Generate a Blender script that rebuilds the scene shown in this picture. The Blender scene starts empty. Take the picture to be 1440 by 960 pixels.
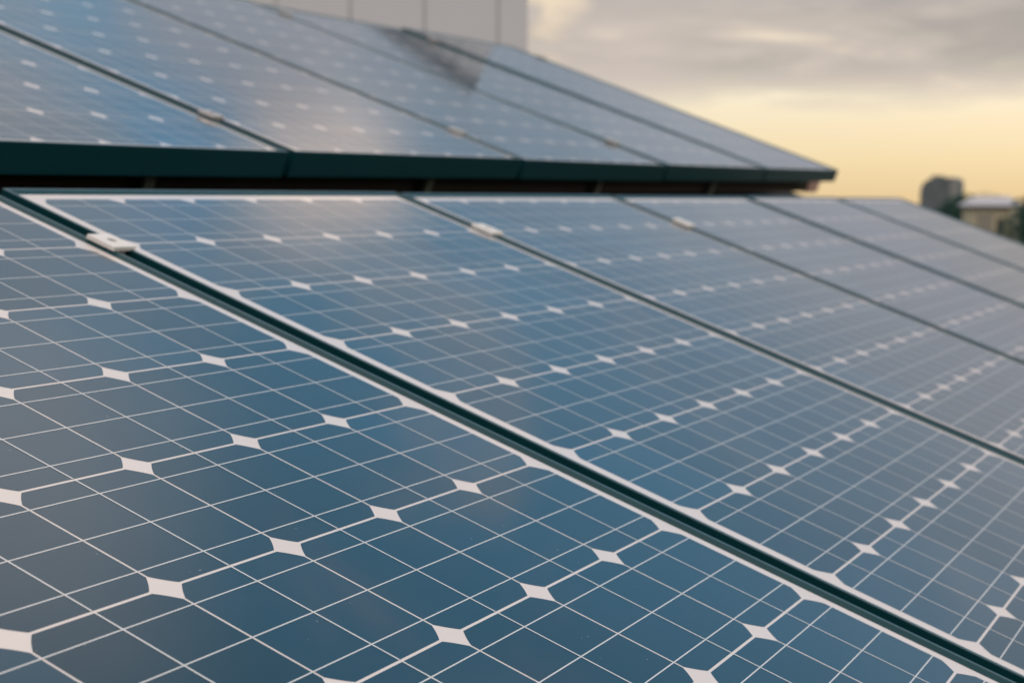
import bpy, bmesh, math, random
from mathutils import Vector, Matrix
R = math.radians
SC = bpy.context.scene
C = SC.collection

# ------------------------------------------------------------------ camera
CAM_LOC = Vector((-0.6414, -1.4755, -0.0012))
RIGHT = Vector((0.430807, -0.902444, 0.0)); FWD = Vector((0.899285, 0.429299, -0.083601))
RIGHT.normalize(); FWD.normalize(); UPV = RIGHT.cross(FWD)
cd = bpy.data.cameras.new('camera'); cam = bpy.data.objects.new('camera', cd); C.objects.link(cam)
cam.matrix_world = Matrix(((RIGHT.x, UPV.x, -FWD.x, CAM_LOC.x), (RIGHT.y, UPV.y, -FWD.y, CAM_LOC.y),
                           (RIGHT.z, UPV.z, -FWD.z, CAM_LOC.z), (0, 0, 0, 1)))
cd.sensor_width = 36; cd.lens = 58.71; cd.clip_start = 0.05; cd.clip_end = 6000
cd.dof.use_dof = True; cd.dof.focus_distance = 1.34; cd.dof.aperture_fstop = 8.0
SC.camera = cam

# ------------------------------------------------------------------ sky
SUN_EL, SUN_AZ = 7.0, -28.0            # azimuth counted from +X towards +Y
W = bpy.data.worlds.new('World'); SC.world = W; W.use_nodes = True
nt = W.node_tree; nt.nodes.clear()
class NT:
    """tiny helper for building node graphs"""
    def __init__(s, t): s.t = t
    def n(s, kind, **kw):
        o = s.t.nodes.new(kind)
        for k, v in kw.items(): setattr(o, k, v)
        return o
    def put(s, sock, v):
        if isinstance(v, bpy.types.NodeSocket): s.t.links.new(v, sock)
        else: sock.default_value = v
    def m(s, op, a, b=0.0, c=0.0, clamp=False):
        o = s.n('ShaderNodeMath', operation=op, use_clamp=clamp)
        s.put(o.inputs[0], a); s.put(o.inputs[1], b); s.put(o.inputs[2], c); return o.outputs[0]
    def vm(s, op, a, b=(0, 0, 0)):
        o = s.n('ShaderNodeVectorMath', operation=op); s.put(o.inputs[0], a); s.put(o.inputs[1], b); return o
    def mix(s, f, a, b, blend='MIX'):
        o = s.n('ShaderNodeMix', data_type='RGBA', blend_type=blend)
        s.put(o.inputs[0], f); s.put(o.inputs[6], a); s.put(o.inputs[7], b); return o.outputs[2]
    def noise(s, vec, scale, detail=3, rough=.5, dist=0.0):
        o = s.n('ShaderNodeTexNoise'); s.t.links.new(vec, o.inputs['Vector'])
        o.inputs['Scale'].default_value = scale; o.inputs['Detail'].default_value = detail
        o.inputs['Roughness'].default_value = rough; o.inputs['Distortion'].default_value = dist; return o.outputs[0]
    def ramp(s, f, stops, interp='LINEAR'):
        o = s.n('ShaderNodeValToRGB'); s.put(o.inputs[0], f); r = o.color_ramp; r.interpolation = interp
        while len(r.elements) < len(stops): r.elements.new(.5)
        for e, (p, c) in zip(r.elements, stops): e.position = p; e.color = (*c, 1) if len(c) == 3 else c
        return o.outputs[0]
    def smooth(s, v, a, b):
        o = s.n('ShaderNodeMapRange', interpolation_type='SMOOTHSTEP'); s.put(o.inputs[0], v)
        o.inputs[1].default_value = a; o.inputs[2].default_value = b; return o.outputs[0]
w = NT(nt)
tc = w.n('ShaderNodeTexCoord')
d = w.vm('NORMALIZE', tc.outputs['Generated']).outputs[0]
sep = w.n('ShaderNodeSeparateXYZ'); nt.links.new(d, sep.inputs[0])
X, Y, Z = sep.outputs
zc = w.m('MAXIMUM', Z, 0.0)
sky = w.n('ShaderNodeTexSky', sky_type='NISHITA', sun_disc=False, sun_elevation=R(SUN_EL), sun_rotation=R(90 - SUN_AZ))
sky.altitude = 0; sky.air_density = 1.2; sky.dust_density = 2.0
nish = w.vm('MULTIPLY', sky.outputs[0], (0.13, 0.13, 0.13)).outputs[0]
# clear air between the clouds: warm near the horizon, blue higher up
clear = w.ramp(zc, [(0.0, (.90, .67, .37)), (.022, (.97, .79, .48)), (.062, (1.03, .92, .72)), (.13, (.50, .50, .53)),
                    (.27, (.26, .385, .53)), (.37, (.13, .405, .655)), (.46, (.10, .385, .635)), (.60, (.17, .42, .58)), (.75, (.60, .66, .74)), (1.0, (.8, .8, .8))])
clear = w.mix(.15, clear, nish)
den = w.m('ADD', zc, .10)
pl = w.n('ShaderNodeCombineXYZ')
w.put(pl.inputs[0], w.m('DIVIDE', X, den)); w.put(pl.inputs[1], w.m('DIVIDE', Y, den)); pl.inputs[2].default_value = 3.7
P2 = pl.outputs[0]
big = w.noise(P2, .55, 5, .55, .3)
mid = w.noise(P2, 1.7, 5, .6, .4)
wob = w.m('ADD', w.m('ADD', w.m('MULTIPLY', w.m('SUBTRACT', big, .5), .05), w.m('MULTIPLY', w.m('SUBTRACT', mid, .5), .05)), zc)
deck = w.m('MULTIPLY', w.smooth(wob, .050, .080), w.m('SUBTRACT', 1.0, w.smooth(wob, .17, .26)))    # low cloud bank over the glow
deck = w.m('MULTIPLY', deck, .95)
ccol = w.ramp(w.m('ADD', w.m('MULTIPLY', big, .55), w.m('MULTIPLY', mid, .45)),
              [(.36, (.37, .345, .32)), (.46, (.46, .415, .375)), (.55, (.60, .525, .465)), (.66, (.98, .83, .62))])
ccol = w.mix(w.smooth(zc, .10, .17), ccol, w.mix(mid, (.34, .36, .41, 1), (.52, .51, .55, 1)))
col = w.mix(deck, clear, ccol)
high = w.smooth(mid, .50, .64)
high = w.m('MULTIPLY', high, w.smooth(zc, .16, .26))
col = w.mix(w.m('MULTIPLY', high, .68), col, (.52, .535, .57, 1))
def blob(az, el, r0, r1, vx=1.0):
    """weight of one cloud around a direction, ragged by the noise"""
    c = (math.cos(R(az)) * math.cos(R(el)), math.sin(R(az)) * math.cos(R(el)), math.sin(R(el)))
    dist = w.vm('DISTANCE', d, c).outputs[1]
    dist = w.m('ADD', dist, w.m('MULTIPLY', w.m('SUBTRACT', mid, .5), .12))
    return w.m('SUBTRACT', 1.0, w.smooth(dist, r0, r1))
col = w.mix(w.m('MULTIPLY', blob(25.6, 20.0, .02, .075), .9), col, (1.10, .90, .78, 1))      # bright warm cloud
col = w.mix(w.m('MULTIPLY', blob(31, 16, .05, .12, ), .8), col, (.42, .41, .44, 1))
col = w.mix(w.m('MULTIPLY', blob(30, 23.6, .015, .07), .35), col, (.10, .42, .82, 1))
col = w.mix(w.m('MULTIPLY', blob(29.5, 35, .03, .185), .8), col, (.90, .87, .86, 1))           # grey clouds mirrored at the left
col = w.mix(w.m('MULTIPLY', blob(36.5, 25.0, .02, .10), .75), col, (.53, .51, .53, 1))
col = w.mix(w.m('MULTIPLY', blob(5, 33, .02, .12), .6), col, (.55, .54, .56, 1))
col = w.mix(w.m('MULTIPLY', blob(24.3, 6.4, .003, .032), .8), col, (.98, .80, .58, 1))
col = w.mix(w.m('MULTIPLY', blob(22.0, 5.0, .01, .06), .45), col, (.66, .57, .52, 1))
col = w.mix(w.m('MULTIPLY', blob(23.5, 13.5, .03, .11), .75), col, (.31, .36, .42, 1))
# high thin overcast overhead and behind the camera
back = w.m('SUBTRACT', 1.0, w.smooth(X, -.35, .15))
col = w.mix(w.m('MULTIPLY', back, .85), col, (.27, .31, .36, 1))          # dull eastern sky behind the camera
over = w.m('MAXIMUM', w.smooth(Z, .66, .85), w.m('MULTIPLY', back, w.smooth(Z, .22, .6)))
over = w.m('MULTIPLY', over, w.smooth(Z, -.05, .1))
ocol = w.ramp(mid, [(.35, (1.05, .94, .90)), (.65, (1.65, 1.47, 1.38))])
col = w.mix(w.m('MULTIPLY', over, .92), col, ocol)
col = w.mix(w.smooth(w.m('MULTIPLY', Z, -1.0), 0.0, .03), col, (.10, .10, .10, 1))
bg = w.n('ShaderNodeBackground'); nt.links.new(w.vm('MULTIPLY', col, (10, 10, 10)).outputs[0], bg.inputs[0]); bg.inputs[1].default_value = .1
ow = w.n('ShaderNodeOutputWorld'); nt.links.new(bg.outputs[0], ow.inputs[0])

# ------------------------------------------------------------------ sun, exposure
sd = bpy.data.lights.new('sun', 'SUN'); sun = bpy.data.objects.new('sun', sd); C.objects.link(sun)
sd.energy = 0.7; sd.angle = R(12); sd.color = (1, .86, .66)
sv = Vector((math.cos(R(SUN_AZ)) * math.cos(R(SUN_EL)), math.sin(R(SUN_AZ)) * math.cos(R(SUN_EL)), math.sin(R(SUN_EL))))
sun.rotation_euler = sv.to_track_quat('Z', 'Y').to_euler(); sun.location = (20, -10, 12)
vs = SC.view_settings
vs.view_transform = 'Standard'; vs.look = 'None'; vs.exposure = 0; vs.gamma = 1; vs.use_curve_mapping = False

# ------------------------------------------------------------------ helpers
def tag(o, label=None, cat=None, group=None, kind=None):
    for k, v in (('label', label), ('category', cat), ('group', group), ('kind', kind)):
        if v: o[k] = v
    return o
def link(name, me, parent=None):
    o = bpy.data.objects.new(name, me); C.objects.link(o)
    if parent: o.parent = parent
    return o
def empty(name, mat=None, loc=None):
    o = bpy.data.objects.new(name, None); C.objects.link(o); o.empty_display_size = .1
    if mat is not None: o.matrix_world = mat
    if loc is not None: o.location = loc
    return o
def mesh(name, bm, mat, smooth=False):
    bmesh.ops.recalc_face_normals(bm, faces=bm.faces[:])
    me = bpy.data.meshes.new(name); bm.to_mesh(me); bm.free(); me.materials.append(mat)
    if smooth:
        for p in me.polygons: p.use_smooth = True
    return me
def box(bm, x0, x1, y0, y1, z0, z1):
    vs_ = [bm.verts.new((x, y, z)) for z in (z0, z1) for x, y in ((x0, y0), (x1, y0), (x1, y1), (x0, y1))]
    for f in ((3, 2, 1, 0), (4, 5, 6, 7), (0, 1, 5, 4), (1, 2, 6, 5), (2, 3, 7, 6), (3, 0, 4, 7)):
        bm.faces.new([vs_[i] for i in f])
def prism(bm, pts, z0, z1):
    a = [bm.verts.new((x, y, z0)) for x, y in pts]; b = [bm.verts.new((x, y, z1)) for x, y in pts]
    bm.faces.new(a[::-1]); bm.faces.new(b); n = len(pts)
    for i in range(n): bm.faces.new((a[i], a[(i + 1) % n], b[(i + 1) % n], b[i]))
def tube(bm, p0, p1, r0, r1, n=8):
    p0 = Vector(p0); p1 = Vector(p1); q = (p1 - p0).to_track_quat('Z', 'Y')
    a = []; b = []
    for i in range(n):
        t = 2 * math.pi * i / n; v = q @ Vector((math.cos(t), math.sin(t), 0))
        a.append(bm.verts.new(p0 + v * r0)); b.append(bm.verts.new(p1 + v * r1))
    for i in range(n): bm.faces.new((a[i], a[(i + 1) % n], b[(i + 1) % n], b[i]))
    bm.faces.new(a[::-1]); bm.faces.new(b)
def bevel(bm, w_, seg=2):
    bmesh.ops.bevel(bm, geom=[e for e in bm.edges], offset=w_, segments=seg, affect='EDGES', profile=.5)

def material(name, base, rough=.6, metal=0., coat=0., spec=.5, coat_rough=.04, var=.0, vscale=8., bump=0., bscale=40., island=0., dust=0.):
    m = bpy.data.materials.new(name); m.use_nodes = True
    k = NT(m.node_tree); p = m.node_tree.nodes['Principled BSDF']
    t = k.n('ShaderNodeTexCoord').outputs['Object']
    g = k.n('ShaderNodeNewGeometry')
    c = (*base, 1)
    if var:
        nz = k.noise(t, vscale, 4, .6)
        c = k.mix(nz, tuple(x * (1 - var) for x in base) + (1,), tuple(min(1, x * (1 + var)) for x in base) + (1,))
    if island:
        ri = g.outputs['Random Per Island']
        f = k.m('MULTIPLY_ADD', ri, 2 * island, 1 - island)
        cmb = k.n('ShaderNodeCombineXYZ')
        for i in range(3): k.put(cmb.inputs[i], f)
        c = k.mix(1.0, c, cmb.outputs[0], 'MULTIPLY')
    if dust:
        wpos = g.outputs['Position']
        film = k.smooth(k.noise(wpos, 5.0, 5, .65), .35, .75)
        spk = k.smooth(k.noise(wpos, 260.0, 1, .4), .80, .84)
        mp = k.n('ShaderNodeMapping'); mp.inputs['Scale'].default_value = (55, 2.2, 1); k.put(mp.inputs['Vector'], t)
        drip = k.m('MULTIPLY', k.smooth(k.noise(mp.outputs[0], 1.0, 3, .6), .55, .85), k.smooth(k.noise(wpos, 2.1, 2, .5), .45, .7))
        film = k.m('ADD', film, k.m('MULTIPLY', drip, .8), clamp=False)
        c = k.mix(k.m('MULTIPLY', film, dust), c, (.42, .40, .37, 1))
        c = k.mix(k.m('MULTIPLY', spk, .5), c, (.55, .53, .5, 1))
        k.put(p.inputs['Coat Roughness'], k.m('MULTIPLY_ADD', film, .06, coat_rough))
    elif coat: p.inputs['Coat Roughness'].default_value = coat_rough
    k.put(p.inputs['Base Color'], c)
    p.inputs['Roughness'].default_value = rough; p.inputs['Metallic'].default_value = metal
    p.inputs['Specular IOR Level'].default_value = spec
    p.inputs['Coat Weight'].default_value = coat; p.inputs['Coat IOR'].default_value = 1.45
    if bump:
        b = k.n('ShaderNodeBump'); b.inputs['Strength'].default_value = bump; b.inputs['Distance'].default_value = .01
        k.put(b.inputs['Height'], k.noise(t, bscale, 4, .6)); k.put(p.inputs['Normal'], b.outputs[0])
    return m
M = dict(
    cell=material('silicon_cell_under_glass', (.005, .034, .064), .35, coat=1, spec=.12, island=.32, dust=.014),
    sheet=material('white_backsheet_under_glass', (.82, .735, .695), .6, coat=1, spec=0, var=.03, dust=.02),
    ribbon=material('tinned_ribbon_under_glass', (.78, .76, .75), .5, .1, coat=1, spec=.2, var=.08, vscale=60),
    frame=material('dark_anodised_frame', (.005, .048, .056), .30, .0, spec=.16, var=.15, vscale=20, bump=.03, bscale=400),
    edge=material('frame_edge_highlight', (.035, .095, .115), .28, .2, spec=.45, var=.35, vscale=35),  # ridge painted lighter and bluer for the highlight along the lip
    alu=material('mill_aluminium', (.86, .81, .76), .45, .15, var=.06, vscale=60, bump=.05, bscale=300),
    dull=material('dull_aluminium', (.52, .49, .47), .5, .3, var=.1, vscale=60),  # duller, darker tone for the upper row and end clamps
    socket=material('dark_socket', (.02, .022, .022), .6),
    rail_lit=material('lit_red_oxide_rail', (.62, .34, .29), .5, var=.1),  # paler red stands in for skylight on the rail's open end
    rail=material('shaded_red_oxide_rail', (.014, .012, .011), .7, spec=.08, var=.25, vscale=14),  # near-black base carries the shade of the gap under the panels
    hook=material('grey_bracket', (.09, .12, .11), .5, .4, var=.2),
    tile=material('roof_felt', (.03, .027, .025), .9, spec=.1, var=.4, vscale=5, bump=.4, bscale=60),
    render=material('old_render', (.38, .34, .29), .9, var=.2, vscale=2, bump=.2, bscale=30),
    clad=material('pale_cladding', (.84, .815, .81), .6, var=.05, vscale=.6),
    joint=material('cladding_joint', (.64, .61, .60), .7),
    gutter=material('parapet_cap', (.22, .22, .23), .5, .4, var=.1),
)

# ------------------------------------------------------------------ frames of reference of the two arrays
L = 0.1585                                        # one cell pitch in metres
def basis(o, ux, vy, nz):
    return Matrix(((ux.x, vy.x, nz.x, o.x), (ux.y, vy.y, nz.y, o.y), (ux.z, vy.z, nz.z, o.z), (0, 0, 0, 1)))
ux = Vector((1, 0, 0)); vy = Vector((0, .936631, .350317)); nz = ux.cross(vy)          # x along the row, y up the slope
LOW = basis(Vector((0, 0, 0)), ux, vy, nz)
PITCH = 6.515 * L; GAP = .0235; PW = PITCH - GAP

# upper array: origin = seam 0 at its bottom edge
def low_vec(a): return ux * a[0] + vy * a[1] + nz * a[2]
UPP = basis(low_vec((12.56221, 1.56907, .005337)) * L, low_vec((.999921, .011946, .003907)).normalized(),
            low_vec((-.011959, .999923, .003292)).normalized(), low_vec((-.003868, -.003338, .999987)).normalized())
def at(B, x, y, z): return B @ Matrix.Translation((x, y, z))

# ------------------------------------------------------------------ solar panels
MARG = (PITCH - .019 - 6 * L) / 2; MTOP = .188 * L; MBOT = .200 * L
def frame_mesh(w_, h_):
    prof = [(0, -.047), (0, .0028), (.0007, .0036), (.0044, .0036), (.0050, .0033), (.0140, .0004), (.0140, -.006),
            (.0030, -.006), (.0030, -.045), (.028, -.045), (.028, -.047)]
    bm = bmesh.new(); rings = []
    for cx, cy, sx, sy in ((0, 0, 1, 1), (w_, 0, -1, 1), (w_, h_, -1, -1), (0, h_, 1, -1)):
        rings.append([bm.verts.new((cx + sx * a, cy + sy * a, z)) for a, z in prof])
    n = len(prof)
    for q in range(4):
        A, B = rings[q], rings[(q + 1) % 4]
        for i in range(n):
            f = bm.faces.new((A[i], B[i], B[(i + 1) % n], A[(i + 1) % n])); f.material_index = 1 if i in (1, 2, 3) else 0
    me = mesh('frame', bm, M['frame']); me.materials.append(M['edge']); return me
def cell_outline(cx, cy, hx, hy, rad):
    """square with its corners cut by a circle of radius rad"""
    pts = []
    ax = math.acos(hx / rad); ay = math.asin(hy / rad)
    for q in range(4):
        for i in range(6):
            t = ax + (ay - ax) * i / 5
            x, y = rad * math.cos(t), rad * math.sin(t)
            if q % 2: x, y = rad * math.cos(ay + ax - t), rad * math.sin(ay + ax - t)
            sx, sy = ((1, 1), (-1, 1), (-1, -1), (1, -1))[q]
            pts.append((cx + sx * x, cy + sy * y))
    return pts
def panel_meshes(vp, MBOT=MBOT):
    """the four meshes of one panel; vp is the cell pitch up the slope"""
    H = 10 * vp + MTOP + MBOT
    fr = frame_mesh(PW, H)
    bm = bmesh.new(); box(bm, .0138, PW - .0138, .0138, H - .0138, -.005, 0.0001); bs = mesh('backsheet', bm, M['sheet'])
    bm = bmesh.new()
    for i in range(6):
        for j in range(10):
            o = cell_outline(MARG + (i + .5) * L, MBOT + (j + .5) * vp, (L - .0023) / 2, (vp - .0027) / 2, .0995 * (vp + L) / 2 / L)
            bm.faces.new([bm.verts.new((x, y, .00022)) for x, y in o])
    ce = mesh('solar_cells', bm, M['cell'])
    bm = bmesh.new()
    def strip(x0, x1, y0, y1, z):
        bm.faces.new([bm.verts.new(v) for v in ((x0, y0, z), (x1, y0, z), (x1, y1, z), (x0, y1, z))])
    for j in range(10):
        for f in (.166, .5, .834):
            y = MBOT + (j + f) * vp; strip(MARG + .001, MARG + 6 * L - .001, y - .0006, y + .0006, .00034)
    for i in range(6):
        x = MARG + (i + .5) * L
        for j in range(10): strip(x - .0009, x + .0009, MBOT + j * vp + .0014, MBOT + (j + 1) * vp - .0014, .00046)
    rb = mesh('busbars', bm, M['ribbon'])
    return H, (fr, bs, ce, rb)
H_LOW, low_meshes = panel_meshes(L)
H_UPP, upp_meshes = panel_meshes(.960 * L, .108 * L)
JIT = random.Random(11)
def panel(B, x, y, meshes, label, group):
    t = empty('solar_panel', at(B, x, y, 0)); tag(t, label, 'solar panel', group)
    t.matrix_world = t.matrix_world @ Matrix.Rotation(R(JIT.uniform(-.07, .07)), 4, 'X') @ Matrix.Rotation(R(JIT.uniform(-.10, .10)), 4, 'Y')   # mounting tolerance
    for n, me in zip(('frame', 'backsheet', 'solar_cells', 'busbars'), meshes): link(n, me, t)
    return t
Y0_LOW = -(10 * L + MBOT)
low_labels = ['large sharp solar panel in the near left corner, closest to the camera',
              'solar panel just right of the nearest seam, with blue and peach reflections along its top',
              'third solar panel of the lower row, between the second and third dark seams',
              'fourth solar panel of the lower row, greyish with faint rows of diamonds',
              'fifth solar panel of the lower row, pale grey and blurred',
              'last solar panel at the right end of the lower row, by the house']
for k in range(6):
    panel(LOW, k * PITCH - MARG, Y0_LOW, low_meshes, low_labels[k], 'solar panels of the lower row')
upp_labels = ['leftmost blurred solar panel of the upper row, cut by the photo edge',
              'second blurred upper row panel, blue at the top and beige low down',
              'third solar panel of the upper row, above the middle of the lower row',
              'fourth solar panel of the upper row, with the dark reflection of the pale wall',
              'last solar panel at the right tip of the upper row, against the sky']
for k in range(-1, 4):
    t = panel(UPP, k * PITCH + GAP / 2, 0, upp_meshes, upp_labels[k + 1], 'solar panels of the upper row')
    if k == 2: t.matrix_world = t.matrix_world @ Matrix.Rotation(R(-.30), 4, 'X')      # this one sits a touch flatter than its neighbours

# ------------------------------------------------------------------ clamps
def clamp_meshes(half=False, big=True):
    bm = bmesh.new(); n = 10; r = .0062
    x0, x1, y0, y1 = ((-.0205, .0205, -.022, .022) if big else (-.018, .018, -.018, .018)) if not half else (-.0165, .008, -.021, .021)
    # plate with a socket hole: outline to circle, bridged
    zt, zb = .0095, .0038
    outl = []
    for i in range(24):
        t = 2 * math.pi * (i + .5) / 24; c, s_ = math.cos(t), math.sin(t)
        k = min((x1 if c > 0 else -x0) / max(abs(c), 1e-6), y1 / max(abs(s_), 1e-6)); outl.append((c * k, s_ * k))
    corners = [(x1, y1), (x0, y1), (x0, y0), (x1, y0)]
    for cx, cy in corners:
        q = min(range(24), key=lambda i: (outl[i][0] - cx) ** 2 + (outl[i][1] - cy) ** 2); outl[q] = (cx, cy)
    circ = [(r * math.cos(2 * math.pi * (i + .5) / 24), r * 1.0 * math.sin(2 * math.pi * (i + .5) / 24)) for i in range(24)]
    def ring(pts, z): return [bm.verts.new((x, y, z)) for x, y in pts]
    shr = [(x * .965, y * .965) for x, y in outl]
    a, b, c_, d_, e_ = ring(outl, zb), ring(outl, zt - .0008), ring(shr, zt), ring(circ, zt), ring(circ, zb)
    for A, B in ((a, b), (b, c_), (c_, d_), (d_, e_), (e_, a)):
        for i in range(24): bm.faces.new((A[i], A[(i + 1) % 24], B[(i + 1) % 24], B[i]))
    for s in ((-1, 1) if not half else (1,)):
        xx = s * .0070; box(bm, xx - .0012, xx + .0012, -.018, .018, -.040, zb - .0002)
    pm = mesh('clamp_plate', bm, M['alu' if big else 'dull'])
    bm = bmesh.new(); tube(bm, (0, 0, -.052), (0, 0, .0030), .0055, .0055, 12); bo = mesh('clamp_bolt', bm, M['socket'])
    return pm, bo
CM, CE, CU = clamp_meshes(), clamp_meshes(True, False), clamp_meshes(False, False)
def clamp(B, x, y, label, group, ms=CM, cat='clamp', name='mid_clamp'):
    t = empty(name, at(B, x, y, 0)); tag(t, label, cat, group)
    link('clamp_plate', ms[0], t); link('clamp_bolt', ms[1], t)
seam = lambda k: k * PITCH - MARG - GAP / 2
yl = -1.03 * L
for k, lb in ((1, 'biggest bright aluminium clamp with a dark slot, on the nearest seam at left'),
              (2, 'aluminium clamp on the second seam of the lower row, blurred'),
              (3, 'small pale clamp on the third seam of the lower row')):
    clamp(LOW, seam(k), yl, lb, 'clamps of the lower row')
yu0, yu1 = 1.22 * L, H_UPP - .95 * L
for k, y, lb in ((0, yu0, 'blurred pale clamp on the leftmost visible seam of the upper row'),
                 (1, yu0, 'blurred clamp on the second seam of the upper row, near its lower edge'),
                 (2, yu0, 'blurred clamp on the third seam of the upper row, near its lower edge'),
                 (2, yu1, 'faint clamp high on the upper row at the top edge of the photo'),
                 (3, yu1, 'faint clamp high on the upper row in front of the pale wall')):
    clamp(UPP, k * PITCH, y, lb, 'clamps of the upper row', CU)
clamp(UPP, 4 * PITCH + .002, yu1, 'small dark clamp on the right edge of the upper row by the wall corner', None, CE, 'clamp', 'end_clamp')

# ------------------------------------------------------------------ rails and brackets
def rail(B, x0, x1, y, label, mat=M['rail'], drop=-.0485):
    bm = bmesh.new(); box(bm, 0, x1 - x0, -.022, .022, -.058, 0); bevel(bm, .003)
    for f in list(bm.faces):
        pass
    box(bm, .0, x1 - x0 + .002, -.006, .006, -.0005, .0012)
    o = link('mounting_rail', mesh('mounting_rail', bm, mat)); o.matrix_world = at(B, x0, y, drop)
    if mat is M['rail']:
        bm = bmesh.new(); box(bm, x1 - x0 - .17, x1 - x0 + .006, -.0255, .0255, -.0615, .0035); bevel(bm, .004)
        link('lit_rail_end', mesh('lit_rail_end', bm, M['rail_lit']), o)  # added sleeve whose colour paints the rail end as lit
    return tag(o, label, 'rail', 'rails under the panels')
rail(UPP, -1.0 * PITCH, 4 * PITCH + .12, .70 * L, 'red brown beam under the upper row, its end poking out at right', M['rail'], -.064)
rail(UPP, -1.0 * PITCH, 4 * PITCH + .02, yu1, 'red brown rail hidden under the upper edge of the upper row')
rail(LOW, -.1, 6 * PITCH - .08, yl, 'rail under the upper edge of the lower row', M['hook'])
rail(LOW, -.1, 6 * PITCH - .08, Y0_LOW + 1.0 * L, 'rail under the lower edge of the lower row', M['hook'])
ROOF = -.165                                       # roof surface below the panel faces
for q, kk in enumerate((-.29, .71, 1.71, 2.71)):
    bm = bmesh.new()
    box(bm, -.014, .014, -.004, .004, ROOF + .002, -.062)
    box(bm, -.022, .022, -.012, .060, ROOF - .002, ROOF + .006)
    o = link('roof_hook', mesh('roof_hook', bm, M['hook'])); o.matrix_world = at(UPP, kk * PITCH, yu0 - .118, 0)
    tag(o, ('grey upright bracket in the dark gap under the left upper panels', 'dim bracket in the dark gap below the second upper panel',
            'dim bracket in the dark gap below the third upper panel', 'dim bracket in the dark gap below the fourth upper panel')[q], 'bracket', 'brackets in the gap')

# ------------------------------------------------------------------ the house that carries the arrays
GZ = -9.0
house = empty('house', loc=(0, 0, GZ)); tag(house, 'house with the sloping dark roof that carries both rows of solar panels', 'house')
RX0, RX1 = -2.6, 6 * PITCH + .30
YE, YR = -11.2 * L, 15.5 * L
def rp(x, y, z=ROOF): return LOW @ Vector((x, y, z))
ridge = rp(0, YR); eave = rp(0, YE)
back = Vector((0, ridge.y + 3.2, ridge.z - 1.2))
bm = bmesh.new()
def slab(p, q, th):
    n = Vector((0, -(q.z - p.z), q.y - p.y)).normalized() * th
    a = [bm.verts.new((x, v.y, v.z - GZ)) for v in (p, q, q - n, p - n) for x in (RX0, RX1)]
    for f in ((0, 1, 3, 2), (2, 3, 5, 4), (4, 5, 7, 6), (6, 7, 1, 0), (0, 2, 4, 6), (1, 7, 5, 3)): bm.faces.new([a[i] for i in f])
slab(eave, ridge, .06); slab(ridge + Vector((0, .003, 0)), back, .06)
link('roof', mesh('roof', bm, M['tile']), house)
bm = bmesh.new()
sec = [(eave.y + .35, 0), (back.y - .35, 0), (back.y - .35, back.z - GZ), (ridge.y, ridge.z - GZ - .12), (eave.y + .35, eave.z - GZ + .02)]
a = [bm.verts.new((RX0 + .25, y, z)) for y, z in sec]; b = [bm.verts.new((RX1 - .25, y, z)) for y, z in sec]
bm.faces.new(a); bm.faces.new(b[::-1])
for i in range(5): bm.faces.new((a[i], b[i], b[(i + 1) % 5], a[(i + 1) % 5]))
link('wall', mesh('wall', bm, M['render']), house)
bm = bmesh.new(); tube(bm, (RX0, eave.y - .05, eave.z - GZ - .05), (RX1, eave.y - .05, eave.z - GZ - .05), .06, .06, 10)
link('gutter', mesh('gutter', bm, M['gutter']), house)

# ------------------------------------------------------------------ pale clad building behind
yaw = R(28.5); az = R(24.98); D = 12.0
cx, cy = CAM_LOC.x + D * math.cos(az), CAM_LOC.y + D * math.sin(az)
TOP = 2.06
bld = empty('clad_building', Matrix.Translation((cx, cy, GZ)) @ Matrix.Rotation(yaw, 4, 'Z'))
tag(bld, 'pale building with tall flat wall panels rising behind the upper row', 'building')
hh = TOP - GZ; LEN = 11.0
bm = bmesh.new(); box(bm, .02, 7, 0.02, LEN, 0, hh); link('wall', mesh('wall', bm, M['joint']), bld)
wp = .522
y = 0.0; first = True
bm0 = None
while y < LEN - .1:
    y1 = min(y + (.211 if first else wp), LEN)
    bm = bmesh.new(); box(bm, 0, .019, y + (.0 if first else .006), y1 - .006, 0.3, hh - .02); bevel(bm, .003, 1)
    link('wall_panel', mesh('wall_panel', bm, M['clad']), bld); y = y1; first = False
bm = bmesh.new(); box(bm, .021, 6.9, 0, .0195, 0.3, hh - .02); link('side_cladding', mesh('side_cladding', bm, M['clad']), bld)
bm = bmesh.new(); box(bm, -.05, 7.05, -.05, LEN + .05, hh, hh + .09); bevel(bm, .01); link('parapet_cap', mesh('parapet_cap', bm, M['gutter']), bld)

# ------------------------------------------------------------------ ground
def ground():
    m = bpy.data.materials.new('town_ground'); m.use_nodes = True; k = NT(m.node_tree); p = m.node_tree.nodes['Principled BSDF']
    t = k.n('ShaderNodeTexCoord').outputs['Object']
    c = k.ramp(k.noise(t, .03, 6, .65), [(.35, (.035, .055, .03)), (.5, (.06, .07, .045)), (.62, (.10, .095, .085))])
    k.put(p.inputs['Base Color'], c); p.inputs['Roughness'].default_value = .95
    bm = bmesh.new(); prev = None; cen = bm.verts.new((0, 0, 0))
    for r_ in (40, 150, 600, 2200, 5200):
        ring = [bm.verts.new((r_ * math.cos(2 * math.pi * i / 48), r_ * math.sin(2 * math.pi * i / 48), 0)) for i in range(48)]
        for i in range(48):
            if prev: bm.faces.new((prev[i], ring[i], ring[(i + 1) % 48], prev[(i + 1) % 48]))
            else: bm.faces.new((cen, ring[i], ring[(i + 1) % 48]))
        prev = ring
    o = link('ground', mesh('ground', bm, m)); o.location = (0, 0, GZ); tag(o, kind='structure')
ground()

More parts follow.
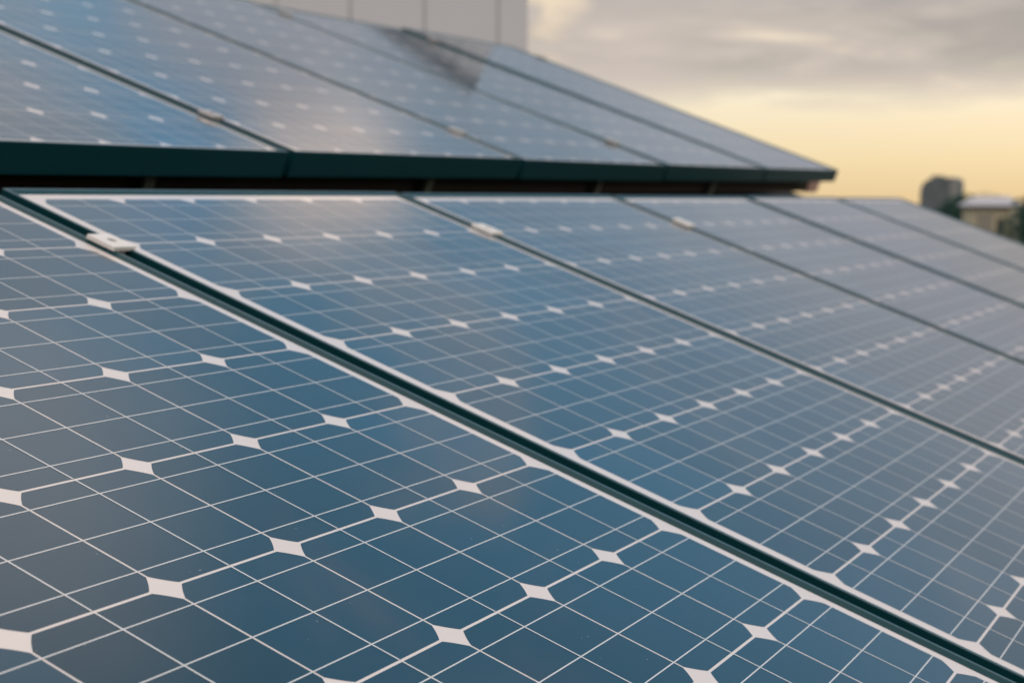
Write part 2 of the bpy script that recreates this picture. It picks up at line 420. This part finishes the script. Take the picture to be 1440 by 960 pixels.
# ------------------------------------------------------------------ things at the right, far behind
def ground_spot(azd, dist): return Vector((CAM_LOC.x + dist * math.cos(R(azd)), CAM_LOC.y + dist * math.sin(R(azd)), GZ))
def leaf_mat(name, a, b):
    m = bpy.data.materials.new(name); m.use_nodes = True; k = NT(m.node_tree); p = m.node_tree.nodes['Principled BSDF']
    ri = k.n('ShaderNodeNewGeometry').outputs['Random Per Island']
    k.put(p.inputs['Base Color'], k.mix(ri, (*a, 1), (*b, 1))); p.inputs['Roughness'].default_value = .65
    p.inputs['Specular IOR Level'].default_value = .25
    return m
LEAF = leaf_mat('dark_leaves', (.010, .060, .048), (.030, .105, .075)); BARK = material('bark', (.06, .045, .035), .9, var=.3, vscale=6)
def tree(azd, dist, height, rad, seed, label, n=5200):
    rnd = random.Random(seed)
    t = empty('broadleaf_tree', loc=ground_spot(azd, dist)); tag(t, label, 'tree', 'trees at the right edge')
    bm = bmesh.new(); tube(bm, (0, 0, 0), (.1, 0, height * .72), rad * .09, rad * .06, 10)
    lobes = []
    for i in range(11):
        a = 2 * math.pi * i / 11 + rnd.uniform(-.3, .3); el = rnd.uniform(.1, 1.3)
        tip = Vector((math.cos(a) * math.cos(el) * rad * .75, math.sin(a) * math.cos(el) * rad * .75, height - rad * 2.0 + math.sin(el) * rad * 1.6))
        tube(bm, (.1, 0, height * rnd.uniform(.45, .7)), tip, rad * .04, rad * .012, 6); lobes.append((tip, rnd.uniform(.30, .5) * rad))
    link('trunk', mesh('trunk', bm, BARK, True), t)
    bm = bmesh.new()
    for i in range(n):
        c, r_ = rnd.choice(lobes)
        v = Vector((rnd.gauss(0, 1), rnd.gauss(0, 1), rnd.gauss(0, 1))).normalized() * r_ * rnd.random() ** .35
        s_ = rnd.uniform(.05, .11) * rad / 2.2; q = Vector((rnd.gauss(0, 1), rnd.gauss(0, 1), rnd.gauss(.6, 1))).to_track_quat('Z', 'Y')
        bm.faces.new([bm.verts.new(c + v + q @ Vector((x * s_, y_ * s_, 0))) for x, y_ in ((-1, 0), (0, -.6), (1.1, 0), (0, .6))])
    me = bpy.data.meshes.new('crown'); bm.to_mesh(me); bm.free(); me.materials.append(LEAF); link('crown', me, t)
# pixel column -> azimuth: 1440 px wide, f = 2348 px, axis at 25.52 deg
def azi(px): return 25.52 - math.degrees(math.atan((px - 720) / 2348.5))
def hgt(py, dist): return (283 - py) / 2348.5 * dist            # height above the camera
tree(azi(1368), 66, 9 + hgt(266, 66), 1.5, 3, 'dark green tree left of the small house, below the grey block')
tree(azi(1345), 72, 9 + hgt(270, 72), 1.3, 5, 'dark green tree low behind the right end of the panels')
tree(azi(1456), 44, 9 + hgt(264, 44), .95, 8, 'dark green tree cut by the right edge of the photo')

tree(azi(1412), 80, 9 + hgt(277, 80), 1.2, 12, 'dark green treetop just showing behind the pale house roof')

# small house with a pale hipped roof
hd = 58.0
hm = empty('small_house', Matrix.Translation(ground_spot(azi(1398), hd)) @ Matrix.Rotation(R(azi(1398) + 8), 4, 'Z'))
tag(hm, 'small cream house with a pale grey roof at the right edge', 'house')
cream = material('cream_render', (.62, .53, .36), .9, var=.08, vscale=1.5); slate = material('pale_roof', (.50, .49, .52), .6, var=.1, vscale=3)
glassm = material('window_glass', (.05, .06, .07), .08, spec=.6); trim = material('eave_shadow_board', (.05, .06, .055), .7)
hw = .78; eh = 9 + hgt(291, hd); rh = 9 + hgt(276, hd)
bm = bmesh.new(); box(bm, .0, 2.4, -hw, hw, 0, eh); link('wall', mesh('wall', bm, cream), hm)
bm = bmesh.new(); o_ = .16
b4 = [bm.verts.new(v) for v in ((-o_, -hw - o_, eh + .05), (2.4 + o_, -hw - o_, eh + .05), (2.4 + o_, hw + o_, eh + .05), (-o_, hw + o_, eh + .05))]
t4 = [bm.verts.new(v) for v in ((.5, -hw * .62, rh), (1.9, -hw * .62, rh), (1.9, hw * .62, rh), (.5, hw * .62, rh))]
bm.faces.new(b4[::-1]); bm.faces.new(t4)
for i in range(4): bm.faces.new((b4[i], b4[(i + 1) % 4], t4[(i + 1) % 4], t4[i]))
rf = link('roof', mesh('roof', bm, slate), hm)
bm = bmesh.new(); box(bm, -o_ + .01, 2.4 + o_ - .01, -hw - o_ + .01, hw + o_ - .01, eh - .02, eh + .048); link('eave', mesh('eave', bm, trim), hm)
bm = bmesh.new(); box(bm, -.05, -.002, .10, .60, 0, eh - .22); sh = link('shutter', mesh('shutter', bm, material('grey_shutter', (.36, .32, .25), .8, var=.1)), hm)
bm = bmesh.new(); box(bm, -.16, -.001, -hw, -hw + .34, 0, eh - .021); link('pilaster', mesh('pilaster', bm, material('pale_pilaster', (.74, .66, .48), .9, var=.05)), hm)
bm = bmesh.new(); box(bm, -.03, -.002, -.28, -.03, eh - .9, eh - .35); wf = link('window', mesh('window', bm, cream), hm)
bm = bmesh.new(); box(bm, -.034, -.031, -.26, -.05, eh - .88, eh - .37); link('pane', mesh('pane', bm, glassm), wf)

# grey rooftop block on the skyline
kd = 120.0
kb = empty('grey_block', Matrix.Translation(ground_spot(azi(1316), kd)) @ Matrix.Rotation(R(azi(1316) - 12), 4, 'Z'))
tag(kb, 'blurred grey building with a rounded top on the skyline right of the panels', 'building')
gm = material('grey_render', (.16, .18, .185), .9, var=.45, vscale=1.3); kh = 9 + hgt(251, kd); kw = 1.2
bm = bmesh.new()
prof = [(-kw, 0), (kw, 0), (kw, kh - .95), (1.08, kh - .5), (.75, kh - .18), (.3, kh), (.25 - kw, kh), (-kw, kh - .25)]
a = [bm.verts.new((0, y, z)) for y, z in prof[::-1]]; b = [bm.verts.new((3, y, z)) for y, z in prof[::-1]]
bm.faces.new(a); bm.faces.new(b[::-1])
for i in range(len(prof)): bm.faces.new((a[i], b[i], b[(i + 1) % len(prof)], a[(i + 1) % len(prof)]))
link('wall', mesh('wall', bm, gm), kb)
bm = bmesh.new(); box(bm, .4, 1.5, -.2, .55, kh + .002, kh + .14); bevel(bm, .03); link('roof_hatch', mesh('roof_hatch', bm, gm), kb)
bm = bmesh.new(); box(bm, -.12, -.004, -kw - .12, -kw + .32, 0, kh - .22); link('flank', mesh('flank', bm, material('pale_flank', (.34, .33, .30), .9, var=.2)), kb)  # paler strip along one side of the block
